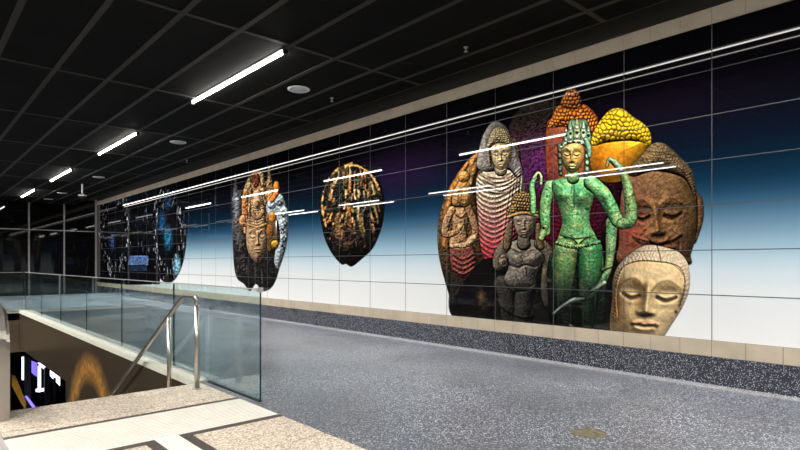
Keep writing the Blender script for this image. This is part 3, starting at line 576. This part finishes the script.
def build_mural():
    root = thing('mural', 'long glossy panelled mural of statues on a black to white fade', 'mural', (WALL, 12, 0))
    m, nt, p, N, L = nmat('printed_gloss_panel')
    at = N('ShaderNodeAttribute'); at.attribute_name = 'print'; L(at.outputs['Color'], p.inputs['Base Color'])
    p.inputs['Roughness'].default_value = .006; p.inputs['Specular IOR Level'].default_value = .36
    blocks = [(S0, 2.4, .4, .05), (2.4, 9.4, .008, .0084), (9.4, 12.1, .012, .012), (12.1, 13.0, .3, .05), (13.0, 17.6, .016, .015), (17.6, 20.2, .4, .05), (20.2, END, .03, .02)]
    acc = {}
    for s0, s1, ds, dz in blocks:
        ns = max(1, round((s1-s0)/ds)); nz = round((ZT-ZB)/dz)
        s, z = np.meshgrid(np.linspace(s0, s1, ns+1), np.linspace(ZB, ZT, nz+1)); col = backdrop(s, z)
        x, y = wall_px(s, z); u = (x-AX0)*SS-.5; v = (y-AY0)*SS-.5
        ok = (u > 1) & (v > 1) & (u < AW-2) & (v < AH-2); uu = np.clip(u, 0, AW-2); vv = np.clip(v, 0, AH-2)
        i = uu.astype(int); j = vv.astype(int); fu = (uu-i)[..., None]; fv = (vv-j)[..., None]
        bil = lambda A: (A[j, i]*(1-fu)+A[j, i+1]*fu)*(1-fv)+(A[j+1, i]*(1-fu)+A[j+1, i+1]*fu)*fv
        al = (bil(art_alpha[..., None])[..., 0]*ok)[..., None]
        col = np.clip(col*(1-al)+bil(art)*ok[..., None]*np.minimum(1, al*1.0+0) if False else col*(1-al)+bil(PRE)*ok[..., None], 0, 255)
        ident = np.where(ok, art_id[j, i], 0)[:-1, :-1]
        V = np.stack([np.full(s.size, 0.0), s.ravel()-12, z.ravel()], -1); K = np.arange(s.size).reshape(s.shape)
        Q = np.stack([K[:-1, :-1], K[1:, :-1], K[1:, 1:], K[:-1, 1:]], -1)
        for k in np.unique(ident):
            q = Q[ident == k]; used, inv = np.unique(q, return_inverse=True)
            acc.setdefault(int(k), []).append((V[used], inv.reshape(-1, 4), col.reshape(-1, 3)[used]))
    for k, lst in sorted(acc.items()):
        off = 0; vs, fs, cs = [], [], []
        for a, b, c in lst: vs.append(a); fs.append(b+off); cs.append(c); off += len(a)
        vs = np.concatenate(vs); fs = np.concatenate(fs); cs = SRGB(np.concatenate(cs)/255)*.95
        name = 'printed_backdrop' if k == 0 else MURAL_FIGS[k][0]
        me = bpy.data.meshes.new(name); me.vertices.add(len(vs)); me.vertices.foreach_set('co', vs.ravel().astype(np.float32))
        me.loops.add(len(fs)*4); me.loops.foreach_set('vertex_index', fs.ravel().astype(np.int32))
        me.polygons.add(len(fs)); me.polygons.foreach_set('loop_start', np.arange(0, len(fs)*4, 4, dtype=np.int32))
        me.update(calc_edges=True)
        ca = me.attributes.new('print', 'FLOAT_COLOR', 'POINT'); ca.data.foreach_set('color', np.concatenate([cs, np.ones((len(cs), 1))], 1).ravel().astype(np.float32))
        me.materials.append(m); o = bpy.data.objects.new(name, me); C.objects.link(o); o.parent = root
        if k: o['label'] = MURAL_FIGS[k][1]
    b = MB(); e = .0005
    for k in range(-5, 26):
        s = 2.637+PW*k; b.box(WALL-e, WALL+.01, s-.0055, s+.0055, ZB, ZT)
    for r in range(1, 7): b.box(WALL-e*.8, WALL+.01, S0, END, ZB+.6*r-.006, ZB+.6*r+.006)
    b.build('joint_grid', M['joint'], root)
# pre-multiplied print so that edges blend cleanly into the fade
PRE = blur(art, 0)*0+art*art_alpha[..., None] if False else art.copy()
build_mural()
# ---------------------------------------------------------------- the room
def S(name, m, mt, label=None, cat='wall'): return struct(m.build(name, mt), label, cat)
S('wall_right', MB().box(WALL+.004, 8.4, -9, END+.3, 0, EYE+3.40), M['wall'])
S('wall_right_upper', MB().box(7.96, 8.4, -9, END+.3, EYE+3.40, EYE+4.9), M['bulkhead'])  # shade above the cream tiles is put into this dark colour
S('baseboard_right', MB().box(7.955, WALL+.004, -9, END, 0, .407), M['skirting'], 'dark speckled terrazzo skirting along the mural wall', 'skirting')
S('trim_1', MB().prism([(7.90, 0), (7.955, 0), (7.955, .04), (7.94, .018), (7.92, .006)], -9, END, 1), M['cove'])
def tile_row(name, z0, z1):
    g = MB().box(7.974, WALL+.004, -9, END, z0, z1, 0); k = 0; s = 2.637-.4*29
    while s < END-.02:
        g.box(7.966, 7.975, max(s, -8.9)+.003, min(s+.4, END)-.003, z0+.003, z1-.003, 1); s += .4
    S(name, g, [M['grout'], M['cream']])
tile_row('trim_2', .407, ZB); tile_row('trim_3', ZT, EYE+3.40)
# end wall: black gloss panels between steel mullions
g = MB().box(-9, WALL+.3, END+.02, END+.4, 0, EYE+4.9); S('wall_end', g, M['wall'])
ms = [7.96-1.57*k for k in range(0, 11)]
for k, (a, b) in enumerate(zip(ms, ms[1:])):
    g = MB().box(b+.045, a-.045, END-.02, END+.02, 0, 3.36).box(b+.045, a-.045, END-.02, END+.02, 3.40, CEIL+.3)
    S('wall_end_panel', g, M['black'])
g = MB()
S('trim_4', MB().box(7.86, 7.96, END-.08, END+.02, 0, CEIL+.35), M['alum'])
for a in ms[1:]: S('trim_5', MB().box(a-.033, a+.033, END-.06, END+.02, 0, CEIL-.01), M['alum'])
S('trim_6', MB().box(-9, 7.84, END-.05, END-.01, 3.355, 3.405), M['alum'])
S('wall_left', MB().box(-9.3, -9, -9.3, END+.4, -.2, CEIL+.3), M['wall'])
S('wall_back', MB().box(-9, 8.4, -9.3, -9, -.2, EYE+4.9), M['wall'])
# ceiling panels, bars, edge and the high ceiling over the wall slot
S('ceiling', MB().box(-9, EDGE, -9, END, CEIL, CEIL+.25), M['ceil'], 'dark charcoal panelled ceiling with a bar grid', 'ceiling')
S('ceiling_upper', MB().box(EDGE-.4, 8.4, -9, END+.4, EYE+4.6, EYE+4.9), M['bulkhead'])
S('trim_7', MB().box(EDGE-.4, EDGE-.3, -9, END, CEIL+.25, EYE+4.6), M['bulkhead'])
b = MB(); d = 6.29
for d in [6.29, 5.665]+[4.90-.768*k for k in range(0, 18)]: b.box(d-.038, d+.038, -9, END, CEIL-.012, CEIL+.01)
S('trim_8', b, M['tee'])
b = MB()
for k in range(-4, 8): b.box(-9, EDGE, 6.9+3.4*k-.035, 6.9+3.4*k+.035, CEIL-.010, CEIL+.01)
S('trim_9', b, M['tee'])
S('trim_10', MB().box(EDGE-.02, EDGE+.012, -9, END, CEIL-.004, CEIL+.05), M['tee'])
# floors
NEAR, FAR, VR, VL, LE = 7.45, 22.8, 3.04, -.8, .70
b = MB().box(VR, WALL, -9, END, -.3, 0).box(-9, VR, FAR, END, -.3, 0).box(-9, VL, -9, FAR, -.3, 0).box(VL, VR, -9, 1.5, -.3, 0)
S('floor', b, M['terrazzo'], 'speckled blue-grey terrazzo concourse floor', 'floor')
GZ = .004
b = MB()
def slab(x0, x1, y0, y1): b.box(x0+.005, x1-.005, y0+.006, y1-.006, -.3, GZ)
slab(LE, VR, 6.53, NEAR); slab(LE, VR, 6.34, 6.53)
slab(2.06, VR, 4.42, 5.23); slab(2.06, VR, 2.9, 4.42); slab(2.06, VR, 1.5, 2.9)
slab(LE, 1.64, 4.42, 5.23); slab(LE, 1.64, 1.5, 4.42)
S('floor_landing', b, M['granite'], 'beige granite landing at the head of the stairs', 'floor')
S('floor_bed', MB().box(VL, VR, 1.5, NEAR-.03, -.28, -.004), M['dark_band'])
b = MB().box(LE, VR, 6.25, 6.335, -.2, GZ-.001)
b.box(LE, 1.74, 5.23, 5.33, -.2, GZ-.001).box(1.64, 1.74, 1.5, 5.23, -.2, GZ-.001).box(1.96, VR, 5.23, 5.33, -.2, GZ-.001).box(1.96, 2.06, 1.5, 5.23, -.2, GZ-.001)
S('trim_11', b, M['dark_band'])
b = MB().box(LE, VR, 5.33, 6.25, -.2, GZ).box(1.74, 1.96, 1.5, 5.33, -.2, GZ)
for k in range(17): b.box(LE+.03, VR-.03, 5.37+k*.053, 5.39+k*.053, GZ, GZ+.005)
S('floor_tactile', b, M['tactile'], 'cream ribbed tactile strip across the granite landing', 'tactile paving')
S('floor_plate', MB().box(VL, LE, 1.5, NEAR+.1, -.3, .006), M['alum'])
# stair well: steps, side walls, the floor below
b = MB()
pr = [(NEAR, 0)]
for k in range(29): pr += [(NEAR+.3*k, -.17*(k+1)), (NEAR+.3*(k+1), -.17*(k+1))]
pr += [(NEAR+8.7, -5.2), (NEAR+8.0, -5.2), (NEAR, -.8)]
b.prism([(y, z) for y, z in pr], LE, 2.97, 0)
S('staircase', b, M['granite'], 'granite stairs going down beside the glass balustrade', 'stairs')
S('trim_12', MB().box(2.97, VR+.13, NEAR, FAR+.06, -.06, .03), M['slab'])
S('trim_13', MB().box(VL, VR, FAR-.02, FAR+.06, -.06, .02), M['slab'])
m, nt, p, N, L = nmat('void_side_reflection')  # the golden arch is a reflection painted into the wall colour
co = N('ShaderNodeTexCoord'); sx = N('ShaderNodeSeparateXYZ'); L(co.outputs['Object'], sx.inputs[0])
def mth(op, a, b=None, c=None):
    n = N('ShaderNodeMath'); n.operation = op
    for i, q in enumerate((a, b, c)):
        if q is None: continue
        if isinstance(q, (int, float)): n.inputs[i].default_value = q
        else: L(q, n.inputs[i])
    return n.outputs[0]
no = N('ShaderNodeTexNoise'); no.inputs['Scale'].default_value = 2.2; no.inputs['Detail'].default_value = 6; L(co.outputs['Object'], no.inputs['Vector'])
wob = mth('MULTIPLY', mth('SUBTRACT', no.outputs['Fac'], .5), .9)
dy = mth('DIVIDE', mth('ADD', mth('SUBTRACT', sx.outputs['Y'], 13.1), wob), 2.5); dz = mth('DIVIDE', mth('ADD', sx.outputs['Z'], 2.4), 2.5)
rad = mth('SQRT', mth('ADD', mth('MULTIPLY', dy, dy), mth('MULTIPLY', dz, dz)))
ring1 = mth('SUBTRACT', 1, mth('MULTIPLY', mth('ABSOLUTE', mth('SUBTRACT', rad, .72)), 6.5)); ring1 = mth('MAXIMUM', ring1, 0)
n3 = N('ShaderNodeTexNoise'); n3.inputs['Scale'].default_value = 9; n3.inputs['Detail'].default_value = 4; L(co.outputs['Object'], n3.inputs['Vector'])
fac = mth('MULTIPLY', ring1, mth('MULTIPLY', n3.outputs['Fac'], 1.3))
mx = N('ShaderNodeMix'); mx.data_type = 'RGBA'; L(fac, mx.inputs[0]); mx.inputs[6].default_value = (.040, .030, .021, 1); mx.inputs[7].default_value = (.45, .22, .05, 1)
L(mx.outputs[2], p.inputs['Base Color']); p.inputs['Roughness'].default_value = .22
S('wall_stairwell', MB().box(2.975, VR+.1, NEAR-.03, 15.5, -5.2, -.06).box(2.975, VR+.1, 15.5, FAR, -1.25, -.06), m, 'dark stairwell side wall with a painted golden arch reflection', 'wall')
S('wall_stairwell_end', MB().box(VL-.1, VR+.1, FAR, FAR+.2, -1.4, -.06), M['void'])
S('wall_stairwell_left', MB().box(VL-.12, VL, NEAR-.03, FAR, -5.2, -.002), M['void'])
S('wall_stairwell_head', MB().box(VL-.1, VR+.1, NEAR-.06, NEAR-.031, -5.2, -.01), M['void'])
S('floor_lower', MB().box(-9, 9, NEAR-.1, 42, -5.4, -5.2), M['terrazzo'])
S('ceiling_lower', MB().box(VR+.1, 9, NEAR-.1, 42, -1.25, -.31).box(-9, VR+.1, FAR+.2, 42, -1.25, -.31), M['void'])
S('wall_lower_end', MB().box(-9, 9, 42, 42.2, -5.4, -1), M['black']); S('wall_lower_right', MB().box(9, 9.2, NEAR-.1, 42.2, -5.4, -1), M['black'])
# lit things on the lower level, seen through the stairwell
def quad_on(s, pts, th, name, mt, parent): return MB().prism([on_s(x, y, s) for x, y in pts], s, s+th, 1).build(name, mt, parent)
cx, cz = on_s(48, 375, 26)
w = thing('lit_window', 'bright white window glowing on the lower level beyond the stairs', 'window', (cx, 26, cz))
quad_on(26.0, [(37.5, 363), (60, 362), (60, 386)], .05, 'pane', M['screen'], w)
quad_on(26.0, [(38, 366), (41, 366), (41, 392), (38, 392)], .05, 'pane', M['screen'], w)
quad_on(26.0, [(36, 389), (47, 388), (47, 391), (36, 392)], .05, 'pane', M['screen'], w)
quad_on(25.8, [(44.5, 368), (50, 366), (50, 410), (44.5, 410)], .12, 'mullion', M['housing'], w)
quad_on(25.8, [(54, 378), (56, 378), (56, 410), (54, 410)], .12, 'mullion', M['housing'], w)
tag(quad_on(25.9, [(32, 361), (37, 363), (37, 377), (32, 373)], .1, 'blue_sign', M['blue'], None), 'small glowing blue panel beside the lit window below', 'sign')
tag(quad_on(25.6, [(22, 357), (24, 357), (24, 380), (22, 380)], .08, 'strip_light', M['screen'], None), 'thin vertical white light left of the blue panel below', 'light')
tag(quad_on(25.4, [(24.5, 356), (31, 358), (31, 412), (24.5, 412)], .25, 'column', mat('grey_column', (.10, .09, .08), .4), None), 'grey column between the light strip and blue panel below', 'column')
tag(quad_on(24.0, [(12, 376), (16, 377), (26, 402), (26, 410), (22, 405), (12, 386)], .3, 'safety_edge', M['yellow'], None), 'yellow sloping edge glimpsed at the bottom of the stairwell', 'safety edge')
tag(quad_on(23.9, [(26, 398), (28, 397), (37, 409), (35, 411)], .3, 'light_strip', M['blue'], None), 'thin violet light strip under the yellow sloping edge', 'light')
# balustrade
JO = [5.95, 8.76, 11.51, 14.27, 17.05, 19.81, FAR-.02]; BX = 3.155; BT = 1.33
def pane(root, x0, x1, y0, y1, name='glass_panel'):
    o = MB().box(x0, x1, y0, y1, .012, BT).build(name, [M['glass'], M['edge']], root)
    for f in o.data.polygons:
        n = f.normal; small = (x1-x0 < y1-y0 and abs(n.x) < .5) or (x1-x0 > y1-y0 and abs(n.y) < .5)
        f.material_index = 1 if small else 0
    return o
root = thing('glass_balustrade', 'long clear glass balustrade beside the stairwell, parallel to the mural', 'balustrade', (BX, 14, 0))
for a, c in zip(JO, JO[1:]): pane(root, BX-.011, BX+.011, a+.003, c-.003)
MB().box(BX-.014, BX+.014, JO[0]+.03, JO[-1], BT, BT+.012).build('top_rail', M['alum'], root)
MB().box(BX-.04, BX-.013, NEAR, JO[-1], .03, .05).build('base_channel', M['alum'], root)
MB().box(BX-.02, BX+.02, JO[0], NEAR, .0, .012).build('base_gasket', M['rubber'], root)
MB().box(BX-.03, BX+.03, JO[0]-.008, JO[0]+.05, BT-.03, BT+.026).build('clamp', M['chrome'], root)
root = thing('glass_balustrade', 'shorter glass balustrade across the far end of the stairwell', 'balustrade', (1, FAR, 0))
xs = [VL, .52, 1.84, BX-.06]
for a, c in zip(xs, xs[1:]): pane(root, a+.003, c-.003, FAR-.011, FAR+.011)
MB().box(VL, BX-.06, FAR-.014, FAR+.014, BT, BT+.012).build('top_rail', M['alum'], root)
MB().box(VL, BX-.06, FAR-.045, FAR-.013, .02, .06).build('base_channel', M['alum'], root)
# stair handrail
HD = 2.862
root = thing('stair_handrail', 'brushed steel tube handrail rising from the stairs to the landing', 'handrail', (HD, 7.12, 0))
def arc(p0, p1, p2, r, n=6):
    p0, p1, p2 = Vector(p0), Vector(p1), Vector(p2); a = (p0-p1).normalized(); c = (p2-p1).normalized(); A = p1+a*r; B = p1+c*r
    return [A*(1-t)**2+p1*2*t*(1-t)+B*t*t for t in [k/n for k in range(n+1)]]
a, bq, c = (HD, 7.12, .0), (HD, 7.12, 1.205), (HD, 7.57, 1.205); e = (HD, 15.0, 1.205-.564*7.43)
pts = [Vector((HD, 7.30, 1.205))]+arc((HD, 7.3, 1.205), c, e, .1)+[Vector(e)]
MB().tube([(HD, 7.12, 1.10)]+arc(a, bq, c, .06)+pts, .032).build('rail', M['steel'], root)
MB().tube([(HD, 7.12, GZ), (HD, 7.12, 1.10)], .032).build('post', M['steel'], root)
MB().lathe([(.06, 0), (.06, .008), (.036, .012)], (HD, 7.12, GZ)).build('post_flange', M['steel'], root)
def lowpost(y):
    zt = 1.205-.564*(y-7.57); zb = -.17*(int((y-NEAR)/.3)+1)
    MB().tube([(HD, y, zb), (HD, y, zt-.02)], .03).build('post', M['steel'], root)
for y in (8.13, 11.2, 14.3): lowpost(y)
# escalator whose rounded steel end shows at the left edge
root = thing('escalator', 'escalator with a rounded polished steel newel at the left edge', 'escalator', (.75, 7.2, 0))
def outline(r, top, inset):
    q = [(7.02+inset, -.0)]; R = .42-inset
    for k in range(9):
        t = math.pi-k*math.pi/2/8; q.append((7.02+.42+R*math.cos(t), top-.42+R*math.sin(t)))
    q += [(8.4, top-inset), (20, top-inset-.564*11.6), (20, -6.6), (8.4, -.05)]
    return q
MB().prism(outline(0, 1.16, 0), .70, .84, 0).build('newel_panel', M['newel'], root)
MB().prism(outline(0, 1.19, -.03), .735, .805, 0).build('handrail_belt', M['newel'], root)
MB().prism([(7.2, 0), (8.4, 0), (20, -6.4), (20, -7), (7.2, -.4)], .62, .70, 0).build('skirt', M['alum'], root)
# ---------------------------------------------------------------- lamps
def tube_lamp(d, s, label, group, rad=.019, mt='tube'):
    r = thing('ceiling_light', label, 'ceiling light', (d, s, CEIL), group)
    prof = [(-rad, 0)]+[(rad*math.cos(t), -.025+rad*math.sin(t)) for t in [math.pi+k*math.pi/10 for k in range(11)]]+[(rad, 0)]
    MB().prism([(d+u, CEIL-.012+v) for u, v in prof], s, s+3.4, 1).build('diffuser', M[mt], r)
    for a in (s-.035, s+3.4): MB().box(d-.036, d+.036, a, a+.035, CEIL-.075, CEIL-.008).build('end_cap', M['housing'], r)
    return r
names = ['nearest and longest-looking white linear light on the dark ceiling', 'second white linear light back along the ceiling', 'third white linear light back along the ceiling', 'farthest small white linear light near the black end wall']
first = tube_lamp(4.15, 7.1, names[0], 'linear ceiling lights')
for k in range(1, 4): copy_thing(first, (0, 6.8*k, 0), names[k])
for k in range(-2, 0): copy_thing(first, (0, 6.8*k-1.9, 0), 'added linear fill light behind the camera, number %s back' % ('one' if k == -1 else 'two'))  # unseen, added for brightness and set clear of the mural's reflections
slim = tube_lamp(-1.43, 7.1, 'slim linear ceiling light of the middle row, out of frame', 'out of frame middle linear lights', .013, 'tube2')
for d, w in ((-1.43, 'middle'), (-2.4, 'far left')):
    for k in range(-2, 4):  # the ones behind the camera are unseen extras added to brighten
        if d == -1.43 and k == 0: continue
        o = copy_thing(slim, (d+1.43, 6.8*k-(.4 if k < 0 else 0), 0), 'slim linear ceiling light of the %s row, out of frame' % w); o['group'] = 'out of frame %s linear lights' % w
# unseen downlights added as fill, out of frame: cut off well above the horizontal
def downlight(d, s, label, pw=SPOT, tilt=0, size=146):
    r = thing('fill_downlight', label, 'downlight', (d, s, CEIL), 'added fill downlights out of frame')
    MB().lathe([(.12, .02), (.12, -.008), (.085, -.008), (.08, .02)], (d, s, CEIL)).build('bezel', M['white'], r)
    L_ = bpy.data.lights.new('lamp', 'SPOT'); L_.energy = pw; L_.spot_size = math.radians(size); L_.spot_blend = .55; L_.shadow_soft_size = .07; L_.color = (1, .965, .92)
    o = bpy.data.objects.new('lamp', L_); C.objects.link(o); o.parent = r; o.location = (0, 0, -.03); o.rotation_euler = (0, -math.radians(tilt), 0)
for k in range(12): downlight(-.45, -4.4+3.4*k, 'added fill downlight in the row left of the frame')
for k in range(12): downlight(-3.2, -4.0+3.4*k, 'added tilted fill downlight in the row aimed at the mural wall', SPOT*(1.2 if k < 4 else 3.2 if k < 7 else 5.5), 36, 92)
for k in range(3): downlight(2.2, -5.4+2.6*k, 'added fill downlight above and behind the camera', SPOT*.7)
for k in range(3): downlight(5.6, -6.0+2.9*k, 'added fill downlight above and behind the camera', SPOT*.3)
r = thing('cove_light', 'continuous white strip light hidden in the ceiling slot along the mural', 'cove light', (6.84, 12, EYE+3.22))
s0 = -8.9
while s0 < 33:
    e = min(s0+4.8, 33.05); MB().box(6.825, 6.843, s0+.01, e-.01, EYE+3.218, EYE+3.236).build('diffuser', M['led'], r); s0 += 4.8
MB().box(6.78, 6.90, -8.9, 33.05, EYE+3.24, EYE+3.30).build('housing', M['housing'], r)
MB().box(6.764, 6.776, -8.9, 33.05, EYE+3.136, EYE+3.152).build('lower_diffuser', M['led2'], r)
for k in range(8):
    L_ = bpy.data.lights.new('strip_lamp', 'AREA'); L_.shape = 'RECTANGLE'; L_.size = .04; L_.size_y = 5.0; L_.energy = WASH; L_.color = (1, .97, .93); L_.spread = math.radians(122)
    o = bpy.data.objects.new('strip_lamp', L_); C.objects.link(o); o.parent = r; o.location = (6.86-6.84, -6.5+5.1*k-12, -.035); o.rotation_euler = (0, 0, 0)
# speakers, sprinklers, camera dome
def disc(d, s, label):
    r = thing('ceiling_speaker', label, 'ceiling speaker', (d, s, CEIL), 'round white ceiling speakers')
    MB().lathe([(.20, 0), (.20, -.012), (.185, -.02), (.165, -.022), (.16, -.016)], (d, s, CEIL)).build('rim', M['white'], r)
    MB().lathe([(.159, -.004), (.159, -.017), (.08, -.024), (.01, -.026)], (d, s, CEIL)).build('grille', mat('perforated_grille', (.55, .55, .55), .6, var=.3, sc=160), r)
    return r
for s, l in ((8.54, 'nearest round white ceiling speaker, right of the longest light'), (14.36, 'second round white ceiling speaker from the camera'), (22.1, 'third round ceiling speaker, before the hanging camera dome'), (28.2, 'fourth round ceiling speaker, beyond the hanging camera dome'), (31.3, 'last round ceiling speaker, close to the black end wall')): disc(5.28, s, l)
def sprinkler(d, s, label):
    r = thing('ceiling_sprinkler', label, 'sprinkler', (d, s, CEIL), 'ceiling sprinklers')
    MB().lathe([(.035, 0), (.035, -.01), (.012, -.014), (.012, -.05), (.018, -.055)], (d, s, CEIL), 16).build('body', M['alum'], r)
    MB().lathe([(.03, -.066), (.03, -.07), (.01, -.072)], (d, s, CEIL), 16).build('deflector', M['alum'], r)
sprinkler(6.05, 5.26, 'small sprinkler on the dark ceiling above the mural cluster'); sprinkler(6.03, 8.58, 'small sprinkler on the ceiling right of the nearest speaker'); sprinkler(6.4, 16.7, 'small sprinkler at the ceiling edge above the narrow statue group')
cd, cs = 5.27, 24.5
r = thing('ceiling_camera', 'white camera dome hanging from the ceiling on a short pole', 'security camera', (cd, cs, CEIL))
MB().tube([(cd, cs, CEIL), (cd, cs, CEIL-.42)], .035).build('pole', M['white'], r)
MB().lathe([(.06, -.40), (.15, -.43), (.15, -.475), (.14, -.48)], (cd, cs, CEIL)).build('housing', M['white'], r)
MB().lathe([(.12, -.48), (.11, -.53), (.07, -.56), (.01, -.575)], (cd, cs, CEIL)).build('dome', M['housing'], r)
rs = np.random.RandomState(3); g = MB()
g.prism([(4.93+(.20+.05*rs.rand())*math.cos(a)*.8, 2.73+(.13+.05*rs.rand())*math.sin(a)) for a in [k*math.pi/9 for k in range(18)]], -.001, .0012, 2)
tag(g.build('floor_stain', mat('yellow_stain', (.115, .10, .06), .45, var=.6, sc=18)), 'small faint yellow stain on the grey terrazzo floor', 'stain')
# ---------------------------------------------------------------- camera, world, view
cam = bpy.data.cameras.new('camera'); co_ = bpy.data.objects.new('camera', cam); C.objects.link(co_)
cam.sensor_width = 36; cam.lens = 36*FPX/800; cam.shift_y = (HY-225)/800; cam.clip_start = .05
co_.location = (0, 0, EYE); co_.rotation_euler = (math.pi/2, 0, -TH)
sc = bpy.context.scene; sc.camera = co_
w = bpy.data.worlds.new('world'); sc.world = w; w.use_nodes = True
w.node_tree.nodes['Background'].inputs['Color'].default_value = (.02, .022, .025, 1)
sc.view_settings.view_transform = 'Standard'; sc.view_settings.look = 'None'; sc.view_settings.exposure = .7; sc.view_settings.gamma = 1
sc.cycles.use_denoising = True; sc.cycles.max_bounces = 8; sc.cycles.transparent_max_bounces = 16; sc.cycles.caustics_reflective = False; sc.cycles.sample_clamp_indirect = 8
